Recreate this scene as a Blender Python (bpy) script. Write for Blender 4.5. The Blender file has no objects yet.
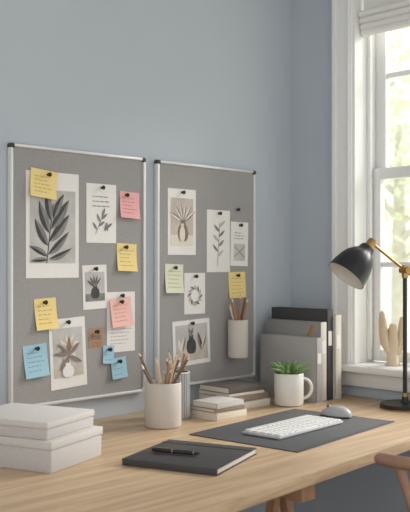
import bpy, bmesh, math, random
from mathutils import Vector, Matrix
random.seed(7)
scene=bpy.context.scene
scene.view_settings.view_transform='Standard'
pi=math.pi
# ------------------------------------------------------------ materials
def s2l(c):
    return tuple(((v/255)/12.92 if v/255<=0.04045 else ((v/255+0.055)/1.055)**2.4) for v in c)
def mat(name,rgb,rough=0.6,metal=0.0,noise=0.0,scale=60,bump=0.0,bscale=200,spec=0.5):
    m=bpy.data.materials.new(name); m.use_nodes=True
    nt=m.node_tree; b=nt.nodes['Principled BSDF']
    c=s2l(rgb)
    b.inputs['Roughness'].default_value=rough; b.inputs['Metallic'].default_value=metal
    b.inputs['Specular IOR Level'].default_value=spec
    tc=nt.nodes.new('ShaderNodeTexCoord')
    n=nt.nodes.new('ShaderNodeTexNoise'); n.inputs['Scale'].default_value=scale; n.inputs['Detail'].default_value=4
    nt.links.new(tc.outputs['Object'],n.inputs['Vector'])
    r=nt.nodes.new('ShaderNodeValToRGB')
    r.color_ramp.elements[0].position=0.3; r.color_ramp.elements[1].position=0.7
    r.color_ramp.elements[0].color=tuple(max(0,v*(1-noise)) for v in c)+(1,)
    r.color_ramp.elements[1].color=tuple(min(1,v*(1+noise)) for v in c)+(1,)
    nt.links.new(n.outputs['Fac'],r.inputs['Fac']); nt.links.new(r.outputs['Color'],b.inputs['Base Color'])
    if bump>0:
        n2=nt.nodes.new('ShaderNodeTexNoise'); n2.inputs['Scale'].default_value=bscale; n2.inputs['Detail'].default_value=3
        nt.links.new(tc.outputs['Object'],n2.inputs['Vector'])
        bp=nt.nodes.new('ShaderNodeBump'); bp.inputs['Strength'].default_value=bump; bp.inputs['Distance'].default_value=0.002
        nt.links.new(n2.outputs['Fac'],bp.inputs['Height']); nt.links.new(bp.outputs['Normal'],b.inputs['Normal'])
    return m
def woodmat(name,c1,c2,stretch=(1.2,22,22),rough=0.45,scale=2.0,p0=0.3,p1=0.68):
    m=bpy.data.materials.new(name); m.use_nodes=True
    nt=m.node_tree; b=nt.nodes['Principled BSDF']; b.inputs['Roughness'].default_value=rough
    tc=nt.nodes.new('ShaderNodeTexCoord'); mp=nt.nodes.new('ShaderNodeMapping'); mp.inputs['Scale'].default_value=stretch
    nt.links.new(tc.outputs['Object'],mp.inputs['Vector'])
    n=nt.nodes.new('ShaderNodeTexNoise'); n.inputs['Scale'].default_value=scale; n.inputs['Detail'].default_value=8; n.inputs['Roughness'].default_value=0.62; n.inputs['Distortion'].default_value=0.5
    nt.links.new(mp.outputs['Vector'],n.inputs['Vector'])
    r=nt.nodes.new('ShaderNodeValToRGB'); e=r.color_ramp.elements
    e[0].position=p0; e[1].position=p1; e[0].color=s2l(c1)+(1,); e[1].color=s2l(c2)+(1,)
    nt.links.new(n.outputs['Fac'],r.inputs['Fac']); nt.links.new(r.outputs['Color'],b.inputs['Base Color'])
    bp=nt.nodes.new('ShaderNodeBump'); bp.inputs['Strength'].default_value=0.12; bp.inputs['Distance'].default_value=0.002
    nt.links.new(n.outputs['Fac'],bp.inputs['Height']); nt.links.new(bp.outputs['Normal'],b.inputs['Normal'])
    return m
M={}
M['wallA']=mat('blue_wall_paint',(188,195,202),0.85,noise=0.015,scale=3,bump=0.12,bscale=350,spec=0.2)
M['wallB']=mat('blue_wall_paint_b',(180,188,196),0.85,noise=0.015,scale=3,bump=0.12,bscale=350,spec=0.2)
M['white']=mat('white_trim_paint',(236,236,234),0.45,noise=0.01)
M['ceil']=mat('ceiling_paint',(235,235,235),0.9)
M['floor']=woodmat('oak_floor',(120,108,98),(145,132,120),(1,9,1))
M['desk']=woodmat('light_oak',(162,132,100),(205,178,145),(1.0,24,24),0.4,2.2,0.25,0.62)
M['leg']=woodmat('oak_leg',(140,104,76),(165,126,94),(12,12,1.2),0.5,2)
M['chair']=woodmat('chair_wood',(146,110,92),(172,134,112),(6,6,6),0.45,2)
M['pwood']=woodmat('pencil_wood',(150,108,78),(180,136,98),(20,20,3),0.5,2)
M['tan']=woodmat('sculpture_wood',(206,184,154),(226,206,178),(8,8,2),0.5,2)
M['felt']=mat('grey_felt',(158,156,154),0.95,noise=0.12,scale=230,bump=0.5,bscale=450,spec=0.1)
M['alu']=mat('aluminium_frame',(222,222,222),0.35,metal=0.2)
M['darkpl']=mat('dark_plastic',(52,54,58),0.5)
M['paper']=mat('white_paper',(230,227,222),0.7,noise=0.015)
M['cream']=mat('cream_paper',(220,212,198),0.8,noise=0.02)
M['pgrey']=mat('print_grey',(188,186,182),0.6,noise=0.16,scale=14)
M['pmid']=mat('print_mid_grey',(128,126,124),0.7,noise=0.2,scale=30)
M['pdark']=mat('print_dark',(62,62,62),0.7,noise=0.35,scale=40)
M['psepia']=mat('print_sepia',(190,178,166),0.6,noise=0.18,scale=14)
M['pbrown']=mat('print_brown',(134,112,96),0.7,noise=0.25,scale=30)
M['yel']=mat('yellow_note',(236,212,140),0.8,noise=0.015)
M['pink']=mat('pink_note',(234,172,172),0.8,noise=0.015)
M['peach']=mat('peach_note',(236,186,174),0.8,noise=0.015)
M['blue']=mat('blue_note',(156,196,212),0.8,noise=0.015)
M['lgreen']=mat('pale_green_note',(220,222,196),0.8,noise=0.015)
M['kraft']=mat('kraft_card',(170,134,104),0.8,noise=0.05)
M['ink']=mat('ink',(110,100,92),0.8)
M['black']=mat('black_metal',(40,41,43),0.36,metal=0.3)
M['blackcl']=mat('dark_cloth_cover',(62,61,62),0.55,noise=0.06,bump=0.12)
M['mat']=mat('charcoal_mat',(86,87,90),0.65,noise=0.06,scale=200,bump=0.15,bscale=500)
M['brass']=mat('brass',(184,146,92),0.28,metal=0.9)
M['cer']=mat('beige_ceramic',(200,192,182),0.5,noise=0.035,scale=150,bump=0.08,bscale=80)
M['mug']=mat('white_ceramic',(226,224,218),0.22,noise=0.01)
M['linen']=mat('grey_linen_box',(194,190,187),0.85,noise=0.05,scale=220,bump=0.3,bscale=450)
M['linen2']=mat('light_linen_box',(204,200,196),0.85,noise=0.05,scale=220,bump=0.3,bscale=450)
M['pages']=mat('book_pages',(220,213,200),0.85,noise=0.05,scale=120)
M['f1']=mat('folder_light_grey',(170,168,166),0.8,noise=0.04,scale=150,bump=0.1)
M['f2']=mat('folder_mid_grey',(142,141,141),0.8,noise=0.04,scale=150,bump=0.1)
M['f3']=mat('folder_black',(62,62,64),0.7,noise=0.04,bump=0.1)
M['f4']=mat('folder_cream',(208,201,190),0.8,noise=0.02,bump=0.1)
M['taupe']=mat('taupe_cover',(146,128,112),0.7,noise=0.05)
M['brownb']=mat('brown_cover',(120,98,80),0.7,noise=0.05)
M['greyb']=mat('warm_grey_cover',(98,90,84),0.65,noise=0.05)
M['leaf']=mat('succulent_leaf',(134,166,106),0.4,noise=0.22,scale=40)
M['leaf2']=mat('succulent_leaf_dark',(96,130,80),0.4,noise=0.2,scale=40)
M['soil']=mat('soil',(70,56,46),0.95,noise=0.3,scale=200,bump=0.6)
M['key']=mat('light_keys',(222,222,221),0.5)
M['keyb']=mat('keyboard_body',(188,188,189),0.4)
M['mouse']=mat('mouse_shell',(176,176,177),0.35)
M['moused']=mat('mouse_grey',(86,88,92),0.4)
M['blind']=mat('linen_blind',(232,230,226),0.9,noise=0.02,scale=300,bump=0.2,bscale=500)
M['graph']=mat('graphite',(45,42,42),0.5)
M['mesh']=mat('grey_metal_cup',(150,150,152),0.5,metal=0.3,noise=0.2,scale=300)
M['bulb']=mat('lamp_inner_white',(225,220,210),0.5)
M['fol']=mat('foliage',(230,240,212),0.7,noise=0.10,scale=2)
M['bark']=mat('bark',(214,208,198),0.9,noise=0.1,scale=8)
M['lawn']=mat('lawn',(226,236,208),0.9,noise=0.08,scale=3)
# ------------------------------------------------------------ mesh builder
class MB:
    def __init__(s,name): s.name=name; s.bm=bmesh.new(); s.mats=[]
    def mi(s,k):
        if k not in s.mats: s.mats.append(k)
        return s.mats.index(k)
    def add(s,tmp,T,k):
        i=s.mi(k); vm={}
        for v in tmp.verts: vm[v]=s.bm.verts.new(T@v.co)
        for f in tmp.faces:
            try: nf=s.bm.faces.new([vm[v] for v in f.verts]); nf.material_index=i; nf.smooth=True
            except ValueError: pass
        tmp.free()
    def box(s,c,size,k,bev=0.0,T=None,rz=0,seg=2):
        t=bmesh.new(); bmesh.ops.create_cube(t,size=1)
        for v in t.verts: v.co=Vector((v.co.x*size[0],v.co.y*size[1],v.co.z*size[2]))
        if bev>0: bmesh.ops.bevel(t,geom=list(t.edges),offset=bev,segments=seg,affect='EDGES',profile=0.5)
        Mx=(T or Matrix())@Matrix.Translation(c)@Matrix.Rotation(rz,4,'Z')
        s.add(t,Mx,k)
    def lathe(s,prof,k,T=None,seg=40,cap=True,sx=1,sy=1):
        t=bmesh.new(); rings=[]
        for r,z in prof:
            if r<1e-6: rings.append([t.verts.new((0,0,z))])
            else: rings.append([t.verts.new((r*math.cos(2*pi*i/seg)*sx,r*math.sin(2*pi*i/seg)*sy,z)) for i in range(seg)])
        for a,b in zip(rings[:-1],rings[1:]):
            for i in range(seg):
                j=(i+1)%seg
                if len(a)==1 and len(b)==1: continue
                if len(a)==1: t.faces.new([a[0],b[j],b[i]])
                elif len(b)==1: t.faces.new([a[i],a[j],b[0]])
                else: t.faces.new([a[i],a[j],b[j],b[i]])
        bmesh.ops.recalc_face_normals(t,faces=t.faces)
        s.add(t,T or Matrix(),k)
    def tube(s,pts,rad,k,seg=12,T=None,cap=True):
        t=bmesh.new(); pts=[Vector(p) for p in pts]; n=len(pts)
        if not hasattr(rad,'__len__'): rad=[rad]*n
        rings=[]; up=None
        for i,p in enumerate(pts):
            d=(pts[min(i+1,n-1)]-pts[max(i-1,0)]).normalized()
            if up is None:
                up=d.orthogonal().normalized()
            up=(up-d*up.dot(d)).normalized(); sd=d.cross(up)
            rings.append([t.verts.new(p+(up*math.cos(2*pi*j/seg)+sd*math.sin(2*pi*j/seg))*rad[i]) for j in range(seg)])
        for a,b in zip(rings[:-1],rings[1:]):
            for j in range(seg): t.faces.new([a[j],a[(j+1)%seg],b[(j+1)%seg],b[j]])
        if cap: t.faces.new(list(reversed(rings[0]))); t.faces.new(rings[-1])
        bmesh.ops.recalc_face_normals(t,faces=t.faces)
        s.add(t,T or Matrix(),k)
    def poly(s,pts,k):
        i=s.mi(k); f=s.bm.faces.new([s.bm.verts.new(p) for p in pts]); f.material_index=i
    def finish(s,loc=(0,0,0),rot=(0,0,0),ang=38,sc=1):
        me=bpy.data.meshes.new(s.name); s.bm.normal_update(); s.bm.to_mesh(me); s.bm.free()
        for k in s.mats: me.materials.append(M[k])
        me.set_sharp_from_angle(angle=math.radians(ang))
        o=bpy.data.objects.new(s.name,me); scene.collection.objects.link(o)
        o.location=loc; o.rotation_euler=rot; o.scale=(sc,sc,sc)
        return o
WA=2.5; WB=3.063; DZ=0.75
# ------------------------------------------------------------ room
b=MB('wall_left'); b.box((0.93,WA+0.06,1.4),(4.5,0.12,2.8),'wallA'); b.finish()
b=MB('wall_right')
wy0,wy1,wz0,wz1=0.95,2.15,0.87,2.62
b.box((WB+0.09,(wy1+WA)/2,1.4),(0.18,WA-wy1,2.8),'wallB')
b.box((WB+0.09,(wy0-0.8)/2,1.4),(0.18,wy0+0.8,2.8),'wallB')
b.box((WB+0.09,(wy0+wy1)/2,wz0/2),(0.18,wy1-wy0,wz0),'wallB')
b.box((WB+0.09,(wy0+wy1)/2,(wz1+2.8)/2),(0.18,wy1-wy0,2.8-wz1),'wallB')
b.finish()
b=MB('floor'); b.box((0.93,0.85,-0.05),(4.5,3.3,0.1),'floor'); b.finish()
b=MB('ceiling'); b.box((0.93,0.85,2.85),(4.5,3.3,0.1),'ceil'); b.finish()
b=MB('baseboard_left'); b.box((0.93,WA-0.008,0.06),(4.26,0.016,0.12),'white',0.003); b.finish()
b=MB('baseboard_right'); b.box((WB-0.008,0.85,0.06),(0.016,3.26,0.12),'white',0.003); b.finish()
# window
b=MB('window_1')
cw=0.10
for yc in (wy1+cw/2,wy0-cw/2):
    b.box((WB-0.011,yc,(wz0+wz1)/2+0.03),(0.022,cw,wz1-wz0+0.06),'white',0.004)
    b.box((WB-0.026,yc+(0.035 if yc>wy1 else -0.035),(wz0+wz1)/2+0.03),(0.012,0.024,wz1-wz0+0.06),'white',0.004)
    b.box((WB-0.024,yc-(0.036 if yc>wy1 else -0.036),(wz0+wz1)/2+0.03),(0.008,0.014,wz1-wz0+0.06),'white',0.003)
b.box((WB-0.011,(wy0+wy1)/2,wz1+0.05),(0.024,wy1-wy0-0.002,0.1),'white',0.004)
b.box((WB+0.09,wy1-0.006,(wz0+wz1)/2),(0.2,0.012,wz1-wz0),'white')
b.box((WB+0.09,wy0+0.006,(wz0+wz1)/2),(0.2,0.012,wz1-wz0),'white')
b.box((WB+0.09,(wy0+wy1)/2,wz1-0.006),(0.2,wy1-wy0-0.026,0.012),'white')
b.box((WB+0.09,wy1-0.021,(wz0+wz1)/2),(0.02,0.018,wz1-wz0-0.06),'white',0.003)
def sash(x,z0,z1,w=0.05,th=0.035):
    b.box((x,wy1-0.013-w/2,(z0+z1)/2),(th,w,z1-z0),'white',0.003)
    b.box((x,wy0+0.013+w/2,(z0+z1)/2),(th,w,z1-z0),'white',0.003)
    L=wy1-wy0-0.026-2*w
    b.box((x,(wy0+wy1)/2,z0+w/2),(th-0.002,L,w-0.001),'white',0.002)
    b.box((x,(wy0+wy1)/2,z1-w/2),(th-0.002,L,w-0.001),'white',0.002)
    for f in (1/3,2/3):
        b.box((x,wy0+(wy1-wy0)*f,(z0+z1)/2),(th*0.7,0.022,z1-z0-2*w),'white',0.003)
    b.box((x,(wy0+wy1)/2,(z0+z1)/2),(th*0.6,L,0.022),'white',0.003)
sash(WB+0.125,0.895,1.74)
sash(WB+0.166,1.695,2.605)
b.finish()
b=MB('trim_1')
b.box((WB+0.052,(wy0+wy1)/2,wz0+0.005),(0.19,wy1-wy0-0.026,0.03),'white',0.003)
b.box((WB-0.03,(wy0+wy1)/2,wz0+0.003),(0.06,wy1-wy0+2*cw+0.05,0.03),'white',0.006)
b.box((WB-0.011,(wy0+wy1)/2,wz0-0.045),(0.022,wy1-wy0+2*cw,0.062),'white',0.004)
b.finish()
b=MB('roman_blind')
yc=(wy0+wy1)/2; wd=wy1-wy0-0.04
b.box((WB+0.05,yc,2.46),(0.012,wd,0.28),'blind',0.003)
for i,(z,dx) in enumerate([(2.325,0.0),(2.348,-0.007),(2.374,-0.014),(2.402,-0.02)]):
    b.lathe([(0,-wd/2),(0.019,-wd/2),(0.019,wd/2),(0,wd/2)],'blind',T=Matrix.Translation((WB+0.045+dx,yc,z))@Matrix.Rotation(pi/2,4,'X'),seg=24,sx=1.1,sy=0.8)
b.finish()
# ------------------------------------------------------------ outside
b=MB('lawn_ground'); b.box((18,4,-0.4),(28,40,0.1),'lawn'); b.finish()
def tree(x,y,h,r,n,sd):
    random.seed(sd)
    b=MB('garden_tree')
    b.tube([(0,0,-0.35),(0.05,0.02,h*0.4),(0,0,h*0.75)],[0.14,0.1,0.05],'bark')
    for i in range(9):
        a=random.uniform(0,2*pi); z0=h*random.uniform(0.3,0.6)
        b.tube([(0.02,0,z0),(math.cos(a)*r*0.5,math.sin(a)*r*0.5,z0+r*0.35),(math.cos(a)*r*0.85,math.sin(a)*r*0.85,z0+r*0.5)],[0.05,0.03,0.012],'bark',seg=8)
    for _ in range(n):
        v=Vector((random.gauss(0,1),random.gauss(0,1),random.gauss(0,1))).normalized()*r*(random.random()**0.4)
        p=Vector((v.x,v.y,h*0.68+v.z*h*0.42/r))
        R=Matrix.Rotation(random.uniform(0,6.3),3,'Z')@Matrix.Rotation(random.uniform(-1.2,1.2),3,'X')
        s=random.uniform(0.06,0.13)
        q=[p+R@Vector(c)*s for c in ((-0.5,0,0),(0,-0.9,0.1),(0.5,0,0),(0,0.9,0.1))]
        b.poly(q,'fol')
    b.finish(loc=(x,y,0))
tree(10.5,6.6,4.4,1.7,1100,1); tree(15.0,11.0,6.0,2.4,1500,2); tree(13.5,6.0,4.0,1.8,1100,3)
# ------------------------------------------------------------ desk
b=MB('desk')
bt=bmesh.new()
def fy(x): return 1.3946+(x-1.3685)*0.0787
x0,x1=0.45,WB-0.001
pts=[(x0,fy(x0)),(x1,fy(x1)),(x1,WA-0.001),(x0,WA-0.001)]
vb=[bt.verts.new((x,y,DZ-0.034)) for x,y in pts]; vt=[bt.verts.new((x,y,DZ)) for x,y in pts]
bt.faces.new(list(reversed(vb))); bt.faces.new(vt)
for i in range(4): bt.faces.new([vb[i],vb[(i+1)%4],vt[(i+1)%4],vt[i]])
bmesh.ops.bevel(bt,geom=list(bt.edges),offset=0.003,segments=2,affect='EDGES',profile=0.5)
b.add(bt,Matrix(),'desk')
for tx in (1.86,0.75):
    for ty in (1.56,2.3):
        for sg in (-1,1):
            b.tube([(tx+sg*0.012,ty,DZ-0.034),(tx+sg*0.17,ty,0.0)],0.019,'leg',seg=4)
    b.box((tx,1.93,DZ-0.06),(0.06,0.95,0.05),'leg',0.004)
    b.box((tx-0.11,1.93,0.25),(0.02,0.74,0.035),'leg',0.003); b.box((tx+0.11,1.93,0.25),(0.02,0.74,0.035),'leg',0.003)
b.box((WB-0.017,2.0,DZ-0.055),(0.03,0.9,0.04),'leg',0.003)
b.finish()
# ------------------------------------------------------------ boards
def board(x0,x1,z0=0.829,z1=1.727):
    b=MB('pin_board'); w=x1-x0; h=z1-z0; f=0.010
    b.box((0,-0.010,0),(w-f,0.014,h-f),'felt')
    b.box((0,-0.0125,h/2-f/2),(w-0.002,0.022,f),'alu',0.002); b.box((0,-0.0125,-h/2+f/2),(w-0.002,0.022,f),'alu',0.002)
    b.box((-w/2+f/2,-0.0125,0),(f,0.0225,h),'alu',0.002); b.box((w/2-f/2,-0.0125,0),(f,0.0225,h),'alu',0.002)
    for sx in (-1,1):
        for sz in (-1,1):
            b.box((sx*(w/2-0.0075),-0.0135,sz*(h/2-0.0075)),(0.017,0.0245,0.017),'darkpl' if sz>0 else 'alu',0.004)
    return b.finish(loc=((x0+x1)/2,WA-0.0012,(z0+z1)/2))
board(1.5545,2.153); board(2.2147,2.79)
BY=WA-0.0012-0.017-0.0012
# ------------------------------------------------------------ paper goods
class Card:
    def __init__(s,name,xc,zc,w,h,k,tilt=0,curl=0.0,pin=True,pinx=0.0,lift=0.0,pinc='black'):
        s.b=MB(name); s.w=w; s.h=h; s.curl=curl; s.n=0; s.lift=lift; s.loc=(xc,BY-lift,zc); s.tilt=tilt
        b=s.b; N=8; i=b.mi(k)
        g=[[b.bm.verts.new((x,s.yy(z),z)) for x in (-w/2,-w/6,w/6,w/2)] for z in [h/2-h*j/N for j in range(N+1)]]
        g2=[[b.bm.verts.new((v.co.x,v.co.y+0.0008,v.co.z)) for v in r] for r in g]
        for j in range(N):
            for q in range(3):
                f=b.bm.faces.new([g[j][q],g[j+1][q],g[j+1][q+1],g[j][q+1]]); f.material_index=i; f.smooth=True
                f=b.bm.faces.new([g2[j][q],g2[j][q+1],g2[j+1][q+1],g2[j+1][q]]); f.material_index=i; f.smooth=True
        if pin:
            T=Matrix.Translation((pinx*w,-0.001,h/2-0.014))@Matrix.Rotation(pi/2,4,'X')
            b.lathe([(0,0),(0.005,0),(0.004,0.004),(0.0035,0.007),(0.0075,0.010),(0.0078,0.0125),(0.006,0.0145),(0,0.015)],pinc,T=T,seg=16)
    def yy(s,z):
        t=0.5-z/s.h
        return -s.curl*max(0,t)**2
    def flat(s,pts,k):
        s.n+=1
        s.b.poly([(x,s.yy(z)-0.0005-0.00022*s.n,z) for x,z in pts],k)
    def rect(s,x0,z0,x1,z1,k):
        s.flat([(x0*s.w,z0*s.h),(x1*s.w,z0*s.h),(x1*s.w,z1*s.h),(x0*s.w,z1*s.h)],k)
    def leaf(s,x,z,ang,L,Wd,k,k2=None,bend=0.0):
        x*=s.w; z*=s.h; d=(math.cos(ang),math.sin(ang)); p=(-d[1],d[0]); a=[];c=[];m=[]
        for i in range(9):
            t=i/8; ww=Wd*math.sin(pi*min(1,t))**0.8*(1-0.3*t); o=bend*L*t*t
            if i in (0,8): ww=0
            mx,mz=x+d[0]*L*t+p[0]*o,z+d[1]*L*t+p[1]*o
            m.append((mx,mz)); a.append((mx+p[0]*ww,mz+p[1]*ww)); c.append((mx-p[0]*ww,mz-p[1]*ww))
        if k2:
            s.flat(m+list(reversed(a[1:-1])),k); s.n-=1
            s.flat(list(reversed(m))+c[1:-1],k2)
        else: s.flat(c+list(reversed(a[1:-1])),k)
    def stem(s,x0,z0,x1,z1,t,k):
        x0*=s.w;x1*=s.w;z0*=s.h;z1*=s.h; d=Vector((x1-x0,z1-z0)).normalized(); p=(-d[1]*t,d[0]*t)
        s.flat([(x0-p[0],z0-p[1]),(x1-p[0],z1-p[1]),(x1+p[0],z1+p[1]),(x0+p[0],z0+p[1])],k)
    def disc(s,x,z,rx,rz,k):
        s.flat([(x*s.w+rx*math.cos(2*pi*i/20),z*s.h+rz*math.sin(2*pi*i/20)) for i in range(20)],k)
    def vase(s,x,z,w,h,k):
        pr=[(0.55,0),(0.9,0.15),(1,0.4),(0.85,0.65),(0.45,0.82),(0.42,0.92),(0.55,1)]
        x*=s.w; z*=s.h
        s.flat([(x+w*r/2,z+h*t) for r,t in pr]+[(x-w*r/2,z+h*t) for r,t in reversed(pr)],k)
    def text(s,n,z0,z1,x0=-0.36,x1=0.36,k='ink',th=0.0016):
        for i in range(n):
            z=(z0+(z1-z0)*i/max(1,n-1))*s.h; x=x0*s.w; xe=(x1-random.uniform(0,0.25))*s.w
            while x<xe:
                l=random.uniform(0.008,0.02); l=min(l,xe-x+0.002)
                m=max(2,int(l/0.0035)); px=x; pz=z
                for q in range(m):
                    nx=x+l*(q+1)/m; nz=z+(0.0016 if q%2==0 else -0.0016)
                    s.b.poly([(px,s.yy(pz)-0.0008,pz-th*0.4),(nx,s.yy(nz)-0.0008,nz-th*0.4),(nx,s.yy(nz)-0.0008,nz+th*0.4),(px,s.yy(pz)-0.0008,pz+th*0.4)],k)
                    px,pz=nx,nz
                x+=l+0.004
    def done(s): return s.b.finish(loc=s.loc,rot=(0,s.tilt,0))
# board 1
c=Card('botanical_print',1.728,1.456,0.222,0.370,'paper',pin=False)
c.rect(-0.43,-0.36,0.43,0.33,'pgrey'); c.stem(-0.12,-0.36,0.0,0.2,0.002,'pdark')
for x,z,a,L,w,bd in [(-.1,-.3,2.5,.085,.013,.2),(-.1,-.28,.55,.12,.016,.2),(-.09,-.2,2.2,.11,.018,-.1),(-.08,-.16,.7,.13,.021,.15),(-.06,-.08,2.1,.12,.019,-.15),(-.04,-.04,.85,.13,.020,.1),(-.03,.03,1.85,.12,.017,-.1),(0.0,.06,1.2,.10,.016,-.1),(-.1,-.33,3.0,.07,.010,.2),(-.08,-.32,.1,.10,.013,.3)]:
    c.leaf(x,z,a,L,w,'pdark','pmid',bd)
c.done()
def note(k,xc,zc,w,h,tilt,n=5,curl=0.012,pinx=0.0,lift=0.0):
    c=Card('sticky_note',xc,zc,w,h,k,tilt=tilt,curl=curl,pinx=pinx,lift=lift)
    c.text(n,0.25,-0.3); c.done()
note('yel',1.683,1.597,0.108,0.098,0.10,lift=0.006,pinx=0.15)
note('pink',2.075,1.543,0.095,0.100,0.04,pinx=-0.2)
note('yel',2.061,1.345,0.096,0.104,0.04,pinx=-0.1)
note('yel',1.697,1.147,0.090,0.108,-0.05,pinx=-0.05)
note('blue',1.656,0.987,0.096,0.112,-0.07,pinx=0.05)
note('blue',1.972,0.985,0.052,0.066,0.08,n=3,curl=0.006,lift=0.002)
note('blue',2.020,0.932,0.073,0.078,-0.08,n=3,curl=0.006,lift=0.006)
c=Card('lettering_card',1.942,1.506,0.138,0.217,'paper')
c.text(3,0.28,0.12,-0.3,0.4,'pdark',0.003); c.stem(-.2,-.35,.05,-.02,.0012,'pmid')
for x,z,a in [(-.15,-.28,2.2),(-.1,-.22,.6),(-.05,-.15,2.0),(0,-.1,.7),(.02,-.05,1.2),(.1,-.3,1.2),(.15,-.25,.6),(.2,-.3,1.8)]: c.leaf(x,z,a,.035,.006,'pmid')
c.done()
c=Card('photo_print',1.912,1.236,0.110,0.161,'paper',tilt=-0.03)
c.rect(-.4,-.32,.4,.34,'pgrey'); c.rect(-.4,-.32,.4,-.15,'pmid'); c.vase(0,-.26,.04,.05,'pdark')
for a in (0.9,1.3,1.7,2.1,2.5): c.leaf(0,-.0,a,.045,.005,'pdark','pmid')
c.done()
c=Card('note_card',2.035,1.103,0.135,0.225,'paper',tilt=0.0)
c.text(5,-.12,-.36,-.38,.38,'pmid',0.002); c.done()
c=Card('sticky_note',2.030,1.140,0.100,0.106,'peach',tilt=-0.08,curl=0.01,lift=0.006); c.text(5,.25,-.3); c.done()
c=Card('kraft_tag',1.916,1.050,0.064,0.073,'kraft',tilt=0.03); c.rect(-.35,-.1,.35,.15,'pbrown'); c.text(2,-.25,-.38,-.3,.4,'pdark'); c.done()
c=Card('photo_print',1.793,1.004,0.156,0.248,'paper',tilt=-0.05)
c.rect(-.41,-.34,.41,.36,'pgrey'); c.rect(-.41,-.34,.41,-.2,'psepia'); c.stem(-.05,-.33,.02,.05,.003,'pbrown')
for a in [0.3,1.0,1.7,2.4,3.1,4.2,5.2]: c.leaf(0.02,.08,a,.052,.014,'cream','psepia')
for a in [0.6,1.4,2.3,2.9,5.7,4.0]: c.leaf(0.0,-.03,a,.065,.009,'pbrown','pmid',.1)
c.disc(.02,.08,.011,.011,'pbrown'); c.vase(-.03,-.34,.05,.05,'paper'); c.done()
# board 2
c=Card('photo_print',2.350,1.489,0.155,0.265,'paper')
c.rect(-.4,-.36,.4,.36,'psepia'); c.rect(-.4,-.36,.4,-.2,'cream')
for a in [0.5,0.9,1.3,1.7,2.1,2.6]: c.leaf(.03,.0,a,.085,.007,'paper','pbrown',.1)
c.vase(.03,-.29,.056,.085,'pbrown'); c.vase(.0,-.29,.03,.07,'cream')
c.done()
c=Card('branch_print',2.561,1.416,0.139,0.260,'paper')
c.stem(-.05,-.4,.05,.3,.0013,'pbrown')
for i in range(7): c.leaf(-.04+.013*i,-.25+.08*i,2.4 if i%2 else .7,.045,.007,'pmid' if i%3 else 'psepia')
c.done()
c=Card('note_card',2.690,1.406,0.110,0.189,'paper',tilt=0.02)
c.text(3,.25,.12,-.3,.35,'pdark',.0025); c.rect(-.32,-.38,.32,.0,'pgrey'); c.stem(-.3,-.3,.3,-.05,.002,'pmid'); c.stem(-.3,-.05,.3,-.3,.002,'pmid'); c.done()
c=Card('sticky_note',2.306,1.262,0.098,0.115,'lgreen',tilt=0.03,curl=0.01); c.text(5,.25,-.3); c.done()
c=Card('floral_card',2.422,1.200,0.118,0.167,'paper',tilt=0.0)
for i in range(12):
    a=i*pi/6; c.leaf(math.cos(a)*.2,math.sin(a)*.15-.05,a+1.2,.028,.006,'pmid' if i%2 else 'psepia')
c.done()
note('yel',2.675,1.230,0.105,0.111,-0.02,curl=0.006)
c=Card('photo_print',2.405,1.002,0.209,0.183,'paper',tilt=-0.04)
c.rect(-.43,-.4,.43,.4,'pgrey'); c.rect(-.43,-.4,.43,-.15,'psepia'); c.vase(-.02,-.25,.055,.075,'pdark')
c.leaf(-.02,.12,1.3,.04,.008,'pbrown','pmid'); c.leaf(-.02,.12,1.9,.04,.008,'pmid')
c.leaf(-.28,-.2,1.3,.07,.012,'cream','pmid'); c.leaf(-.28,-.2,1.9,.06,.012,'cream'); c.leaf(.25,-.2,1.8,.08,.01,'pbrown','pdark'); c.leaf(.25,-.2,1.2,.08,.01,'cream','pmid'); c.done()
b=MB('push_pin'); b.lathe([(0,0),(0.005,0),(0.004,0.004),(0.0035,0.007),(0.0075,0.010),(0.0078,0.0125),(0.006,0.0145),(0,0.015)],'black',T=Matrix.Rotation(pi/2,4,'X'),seg=16); b.finish(loc=(2.675,BY,1.553))
# ------------------------------------------------------------ pots + pencils
def pot(name,loc,r,h,k,wall=0.006,base=0.008):
    b=MB(name)
    b.lathe([(0,0),(r-0.006,0),(r-0.002,0.002),(r,0.008),(r,h-0.003),(r-0.002,h),(r-wall+0.001,h),(r-wall,h-0.003),(r-wall,base),(0,base)],k,seg=56)
    return b.finish(loc=loc)
def pencils(loc,r,h,n,L,sd,ysq=1.0):
    random.seed(sd); b=MB('pencils')
    for i in range(n):
        a=2*pi*i/n+random.uniform(-.3,.3); rb=r*0.5+r*0.3*random.random()
        rb=min(rb,r-0.012)
        p0=Vector((math.cos(a+pi)*rb,math.sin(a+pi)*rb*ysq,0.0))
        rt=(r-0.006)*random.uniform(0.8,0.97); pt=Vector((math.cos(a+.25)*rt,math.sin(a+.25)*rt*ysq,h))
        d=(pt-p0).normalized(); l=L*random.uniform(0.86,1.08); R=0.0046
        k=random.choice(['pwood','pwood','taupe','tan','brownb'])
        p0=p0+Vector((0,0,0.003))
        b.tube([p0,p0+d*(l-0.02)],R,k,seg=8)
        b.tube([p0+d*(l-0.02),p0+d*(l-0.005)],[R,0.0013],'tan',seg=8)
        b.tube([p0+d*(l-0.005),p0+d*l],[0.0013,0.0003],'graph',seg=6)
    b.finish(loc=loc)
pot('pencil_pot',(2.01,2.219,DZ),0.065,0.155,'cer'); pencils((2.01,2.219,DZ+0.008),0.056,0.148,11,0.265,3)
b=MB('metal_cup')
r=0.048;h=0.17
b.lathe([(0,0),(r,0),(r,h),(r-0.003,h),(r-0.003,0.004),(0,0.004)],'mesh',seg=48)
for i in range(28):
    a=2*pi*i/28; b.tube([(math.cos(a)*r,math.sin(a)*r,0.004),(math.cos(a)*r,math.sin(a)*r,h-0.004)],0.0016,'alu',seg=6)
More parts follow.
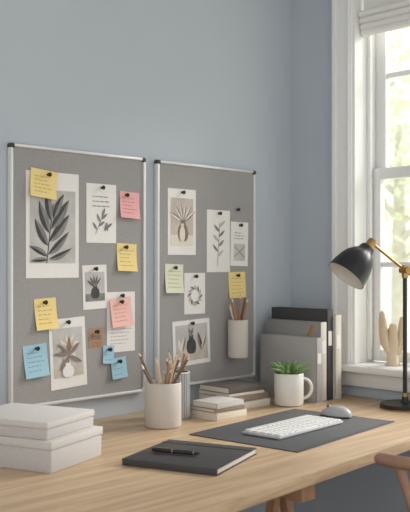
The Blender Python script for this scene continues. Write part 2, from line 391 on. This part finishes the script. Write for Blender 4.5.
b.lathe([(r-0.003,h-0.003),(r+0.002,h-0.003),(r+0.002,h+0.002),(r-0.003,h+0.002),(r-0.003,h-0.003)],'alu',seg=48)
b.finish(loc=(2.155,2.305,DZ)); pencils((2.155,2.305,DZ+0.005),0.043,0.165,4,0.245,9)
b=MB('wall_pencil_cup'); r=0.043;h=0.160
b.lathe([(0,0),(r-0.006,0),(r-0.001,0.004),(r,0.01),(r,h-0.002),(r-0.002,h),(r-0.005,h),(r-0.005,0.008),(0,0.008)],'cer',seg=48)
b.box((0,r+0.0015,h*0.72),(0.03,0.005,0.06),'cer',0.002)
b.finish(loc=(2.630,BY-r-0.0035,0.925))
pencils((2.630,BY-r-0.0035,0.934),0.036,0.155,7,0.255,5,ysq=0.5)
# ------------------------------------------------------------ linen boxes
rb=math.radians(19); cx=1.3696+0.127*math.cos(rb)-0.168*math.sin(rb)-0.035; cy=1.9567+0.127*math.sin(rb)+0.168*math.cos(rb)-0.035
b=MB('storage_box')
b.box((0,0,0.032),(0.25,0.33,0.064),'linen',0.003); b.box((0,0,0.0755),(0.256,0.336,0.023),'linen2',0.003)
b.finish(loc=(cx,cy,DZ),rot=(0,0,rb))
b=MB('storage_box')
b.box((0,0,0.015),(0.235,0.30,0.030),'linen',0.003); b.box((0,0,0.0395),(0.24,0.305,0.019),'linen2',0.003)
b.finish(loc=(cx-0.004,cy+0.006,DZ+0.0875),rot=(0,0,rb+0.02))
# ------------------------------------------------------------ notebook + pen
b=MB('notebook')
b.box((0,0,0.0015),(0.29,0.295,0.003),'blackcl',0.001); b.box((0.002,0,0.010),(0.282,0.287,0.014),'pages',0.001)
b.box((0,0,0.0185),(0.29,0.295,0.003),'blackcl',0.001); b.box((-0.144,0,0.010),(0.004,0.295,0.019),'blackcl',0.001)
b.box((0.10,0,0.0205),(0.006,0.296,0.001),'black')
b.finish(loc=(1.722,1.778,DZ),rot=(0,0,math.radians(20)))
b=MB('pen'); rp=0.0062
b.tube([(-0.075,0,0),(-0.068,0,0),(0.055,0,0),(0.068,0,0),(0.075,0,0)],[0.004,rp,rp,0.0035,0.0008],'black',seg=16)
b.tube([(-0.012,0,0),(-0.008,0,0)],0.0066,'brass',seg=16); b.tube([(0.055,0,0),(0.058,0,0)],0.0062,'brass',seg=16)
b.box((-0.045,0,0.0075),(0.045,0.003,0.0015),'brass',0.0005); b.box((-0.067,0,0.006),(0.003,0.003,0.004),'brass')
b.finish(loc=(1.678,1.798,DZ+0.0215+rp),rot=(0,0,-1.15))
# ------------------------------------------------------------ desk mat, keyboard, mouse
b=MB('desk_mat'); b.box((0,0,0.0018),(0.64,0.43,0.0036),'mat',0.001); b.box((0,-0.208,0.0039),(0.64,0.006,0.0006),'blackcl'); b.finish(loc=(2.308,1.862,DZ),rot=(0,0,math.radians(6)))
b=MB('keyboard'); KW,KD=0.385,0.155
b.box((0,0,0.006),(KW,KD,0.009),'keyb',0.003)
rows=[15,14,14,13,11]
for ri,n in enumerate(rows):
    y=KD/2-0.018-ri*0.030; cw_=(KW-0.014)/n
    if ri==4:
        ws=[1,1,1.2,5,1.2,1,1,1,1]; tot=sum(ws); x=-(KW-0.014)/2
        for w_ in ws:
            ww=(KW-0.014)*w_/tot; b.box((x+ww/2,y,0.0125),(ww-0.004,0.025,0.006),'key',0.0012,seg=1); x+=ww
    else:
        for i in range(n): b.box((-(KW-0.014)/2+cw_*(i+.5),y,0.0125),(cw_-0.004,0.025,0.006),'key',0.0012,seg=1)
b.finish(loc=(2.285,1.850,DZ+0.0038),rot=(0,0,math.radians(4)))
b=MB('computer_mouse')
t=bmesh.new(); bmesh.ops.create_uvsphere(t,u_segments=32,v_segments=20,radius=1)
for v_ in t.verts:
    x,y,z=v_.co; zz=max(z,-0.15)
    v_.co=Vector((x*0.032*(1-0.12*y),y*0.056,(zz+0.15)*0.029*(1+(-0.18*y))))
b.add(t,Matrix.Translation((0,0,0.004)),'mouse')
t=bmesh.new(); bmesh.ops.create_uvsphere(t,u_segments=32,v_segments=12,radius=1)
for v_ in t.verts: v_.co=Vector((v_.co.x*0.0325*(1-0.12*v_.co.y),v_.co.y*0.0565,max(v_.co.z,-0.5)*0.010))
b.add(t,Matrix.Translation((0,0,0.005)),'moused')
b.tube([(-0.004,0.028,0.0315),(0.004,0.028,0.0315)],0.006,'moused',seg=14)
b.finish(loc=(2.572,1.885,DZ+0.0038),rot=(0,0,0.15),sc=1.1)
# ------------------------------------------------------------ books
def book(name,x,y,z,w,d,h,k,rz=0.0):
    b=MB(name)
    b.box((0,0,0.001),(w,d,0.002),k,0.0005); b.box((0,0,h-0.001),(w,d,0.002),k,0.0005)
    b.box((0.0,0.003,h/2),(w-0.006,d-0.008,h-0.004),'pages',0.0005)
    b.box((0,-d/2+0.0015,h/2),(w,0.003,h),k,0.0008)
    b.finish(loc=(x,y,z),rot=(0,0,rz))
book('book',2.500,2.335,DZ,0.225,0.19,0.030,'cream',0.0)
book('book',2.497,2.335,DZ+0.0305,0.22,0.18,0.024,'taupe',0.04)
book('book',2.485,2.335,DZ+0.055,0.20,0.175,0.011,'pages',-0.03)
book('book',2.490,2.335,DZ+0.0665,0.205,0.17,0.024,'greyb',-0.03)
book('book',2.290,2.22,DZ,0.165,0.14,0.026,'cream',0.03)
book('book',2.288,2.22,DZ+0.0265,0.155,0.13,0.014,'taupe',-0.03)
book('book',2.290,2.22,DZ+0.041,0.15,0.125,0.020,'linen2',0.05)
# ------------------------------------------------------------ mug + succulent
b=MB('potted_succulent'); r=0.060;h=0.130
b.lathe([(0,0),(r-0.01,0),(r-0.004,0.003),(r,0.014),(r,h-0.002),(r-0.0015,h),(r-0.004,h),(r-0.0055,h-0.003),(r-0.0055,0.014),(r-0.012,0.007),(0,0.007)],'mug',seg=56)
ha=-pi/4
pts=[]
for i in range(15):
    a=-pi/2+pi*i/14; pts.append(((r-0.004+0.036*math.cos(a))*math.cos(ha),(r-0.004+0.036*math.cos(a))*math.sin(ha),h*0.52+0.040*math.sin(a)))
b.tube(pts,0.0065,'mug',seg=14)
b.lathe([(0,0.1),(0.05,0.1),(0.053,0.104),(0.0,0.112)],'soil',seg=30)
random.seed(11)
for ring,(n,el,L,w) in enumerate([(13,0.5,0.098,0.015),(11,0.78,0.100,0.015),(9,1.08,0.090,0.013),(5,1.35,0.075,0.011)]):
    for i in range(n):
        a=2*pi*(i+0.5*(ring%2))/n+random.uniform(-.15,.15); e=el+random.uniform(-.08,.08)
        P=[];R=[]
        for q in range(8):
            t=q/7; ee=e+0.25*t-0.25*t*t
            P.append((math.cos(a)*(0.008+L*t*math.cos(e)),math.sin(a)*(0.008+L*t*math.cos(e)),0.109+L*t*math.sin(ee)*0.85+0.010*math.sin(pi*t)))
            R.append(w*(0.55+0.45*math.sin(pi*min(1,t*1.3+0.15)))*(1-t**2.2)*0.72+0.0006)
        b.tube(P,R,'leaf' if random.random()<0.6 else 'leaf2',seg=8)
b.finish(loc=(2.672,2.192,DZ))
# ------------------------------------------------------------ folders
def folder(x,y0,y1,th,h,k,spine=None):
    b=MB('file_folder'); d=y1-y0
    b.box((-th/2+0.0015,0,h/2),(0.003,d,h),k,0.001); b.box((th/2-0.0015,0,h/2),(0.003,d,h),k,0.001)
    b.box((0,-d/2+0.0015,h/2),(th,0.003,h),spine or k,0.001)
    b.box((0,0.003,h/2-0.003),(th-0.006,d-0.01,h-0.012),'pages')
    b.box((0,-d/2-0.0006,h*0.68),(th*0.6,0.0012,h*0.16),'paper')
    b.finish(loc=(x,(y0+y1)/2,DZ))
folder(2.805,2.14,2.445,0.040,0.266,'f1')
folder(2.848,2.15,2.45,0.042,0.328,'f2','f4')
folder(2.892,2.15,2.455,0.040,0.380,'f3')
folder(2.937,2.14,2.45,0.045,0.355,'f4')
b=MB('brass_ruler'); b.box((0,0,0),(0.0015,0.018,0.20),'brass',0.0004); b.finish(loc=(2.8262,2.235,DZ+0.225),rot=(0.5,0,0))
# ------------------------------------------------------------ desk lamp
b=MB('desk_lamp')
L0=Vector((2.94,1.82,DZ))
b.lathe([(0,0),(0.094,0),(0.098,0.004),(0.098,0.014),(0.094,0.019),(0.02,0.022),(0.014,0.03),(0.012,0.045),(0,0.045)],'black',T=Matrix.Translation(L0),seg=56)
b.lathe([(0.0975,0.0),(0.1,0.001),(0.1,0.004),(0.0975,0.005)],'brass',T=Matrix.Translation(L0),seg=56)
J=L0+Vector((0,0,0.545))
b.tube([L0+Vector((0,0,0.02)),J-Vector((0,0,0.02))],0.0085,'black',seg=18)
b.tube([L0+Vector((0,0,0.045)),L0+Vector((0,0,0.06))],0.011,'brass',seg=18)
b.tube([J-Vector((0,0,0.03)),J+Vector((0,0,0.02))],0.013,'brass',seg=18)
H=Vector((2.785,1.873,1.402)); ad=(H-J).normalized(); side=ad.cross(Vector((0,0,1))).normalized()
b.tube([J-side*0.022,J+side*0.022],0.014,'brass',seg=18)
b.tube([J-ad*0.05,J+ad*0.02,H],[0.0055,0.0055,0.0055],'brass',seg=14)
b.tube([J-ad*0.075,J-ad*0.045],0.010,'black',seg=16)
b.tube([H-side*0.016,H+side*0.016],0.012,'brass',seg=18)
d=Vector((-0.60,0.30,-0.78)).normalized()
R=Vector((0,0,1)).rotation_difference(d).to_matrix().to_4x4()
T=Matrix.Translation(H)@R
b.lathe([(0,-0.012),(0.016,-0.012),(0.018,-0.006),(0.018,0.018),(0.024,0.022),(0.026,0.03)],'brass',T=T,seg=32)
prof=[(0.0,0.022),(0.026,0.022),(0.030,0.030),(0.033,0.045),(0.046,0.058),(0.060,0.078),(0.070,0.105),(0.0765,0.135),(0.079,0.165),(0.080,0.168)]
b.lathe(prof+[(0.0775,0.168)],'black',T=T,seg=56)
b.lathe([(0.0775,0.168),(0.0745,0.135),(0.068,0.106),(0.058,0.080),(0.044,0.061),(0.0,0.05)],'bulb',T=T,seg=56)
b.lathe([(0,0.05),(0.014,0.055),(0.014,0.07),(0.026,0.095),(0.028,0.11),(0.02,0.128),(0,0.136)],'paper',T=T,seg=28)
b.finish()
# ------------------------------------------------------------ sill sculpture
b=MB('wooden_sculpture')
b.lathe([(0,0),(0.030,0),(0.032,0.005),(0.026,0.014),(0.023,0.05),(0.024,0.10),(0.021,0.15),(0.013,0.175),(0,0.182)],'tan',seg=32)
def lobe(pts,rad): b.tube(pts,rad,'tan',seg=20)
lobe([(0,0,0.05),(-0.018,0,0.065),(-0.034,0,0.095),(-0.040,0,0.14),(-0.042,0,0.19),(-0.044,0,0.222),(-0.045,0,0.232)],[0.013,0.017,0.019,0.019,0.018,0.013,0.004])
lobe([(0,0,0.04),(0.018,0,0.055),(0.036,0,0.085),(0.042,0,0.13),(0.042,0,0.17),(0.043,0,0.198),(0.043,0,0.208)],[0.013,0.017,0.019,0.019,0.018,0.013,0.004])
b.finish(loc=(3.11,1.985,0.8902),rot=(0,0,-0.75),ang=70)
# ------------------------------------------------------------ chair
b=MB('wooden_chair')
cx_,cy_=2.28,1.13
b.lathe([(0,0.43),(0.2,0.43),(0.215,0.437),(0.22,0.448),(0.21,0.46),(0,0.455)],'chair',T=Matrix.Translation((cx_,cy_,0)),seg=48)
for sx in (-1,1):
    b.tube([(cx_+sx*0.14,cy_+0.13,0.44),(cx_+sx*0.18,cy_+0.19,0)],[0.017,0.012],'chair')
    b.tube([(cx_+sx*0.14,cy_-0.13,0.44),(cx_+sx*0.18,cy_-0.19,0)],[0.017,0.012],'chair')
    b.tube([(cx_+sx*0.175,cy_+0.08,0.45),(cx_+sx*0.262,cy_+0.14,0.775)],[0.012,0.014],'chair')
for a in (-2.4,-1.95,-1.57,-1.19,-0.75):
    b.tube([(cx_+math.cos(a)*0.19,cy_+math.sin(a)*0.19,0.45),(cx_+math.cos(a)*0.265,cy_+math.sin(a)*0.265,0.78)],0.009,'chair')
path=[(cx_-0.262,cy_+0.21,0.777),(cx_-0.265,cy_+0.20,0.778),(cx_-0.27,cy_+0.12,0.78)]+[(cx_+0.27*math.cos(a),cy_+0.27*math.sin(a),0.785+0.03*(-math.sin(a))) for a in [pi+pi*i/20 for i in range(21)]]+[(cx_+0.27,cy_+0.12,0.78),(cx_+0.265,cy_+0.20,0.778),(cx_+0.262,cy_+0.21,0.777)]
b.tube(path,[0.010]+[0.017]+[0.018]*23+[0.017]+[0.010],'chair',seg=14)
b.finish()
# ------------------------------------------------------------ light
w=bpy.data.worlds.new('world'); scene.world=w; w.use_nodes=True
nt=w.node_tree; bg=nt.nodes['Background']; bg.inputs['Color'].default_value=(0.995,0.99,0.985,1); bg.inputs['Strength'].default_value=1.18
s=bpy.data.lights.new('sun','SUN'); s.energy=4.6; s.angle=math.radians(30); s.color=(1,0.965,0.91)
so=bpy.data.objects.new('sun',s); scene.collection.objects.link(so)
so.rotation_euler=Vector((-0.85,0.30,-0.55)).to_track_quat('-Z','Y').to_euler()
# ------------------------------------------------------------ camera
cd=bpy.data.cameras.new('camera'); cam=bpy.data.objects.new('camera',cd); scene.collection.objects.link(cam)
cam.location=(0,0,1.32); cam.rotation_euler=(pi/2,0,-pi/4)
cd.sensor_fit='VERTICAL'; cd.sensor_height=36; cd.lens=850/512*36; cd.shift_y=8/512
cd.dof.use_dof=True; cd.dof.focus_distance=3.0; cd.dof.aperture_fstop=4.0
cd.clip_start=0.05
scene.camera=cam
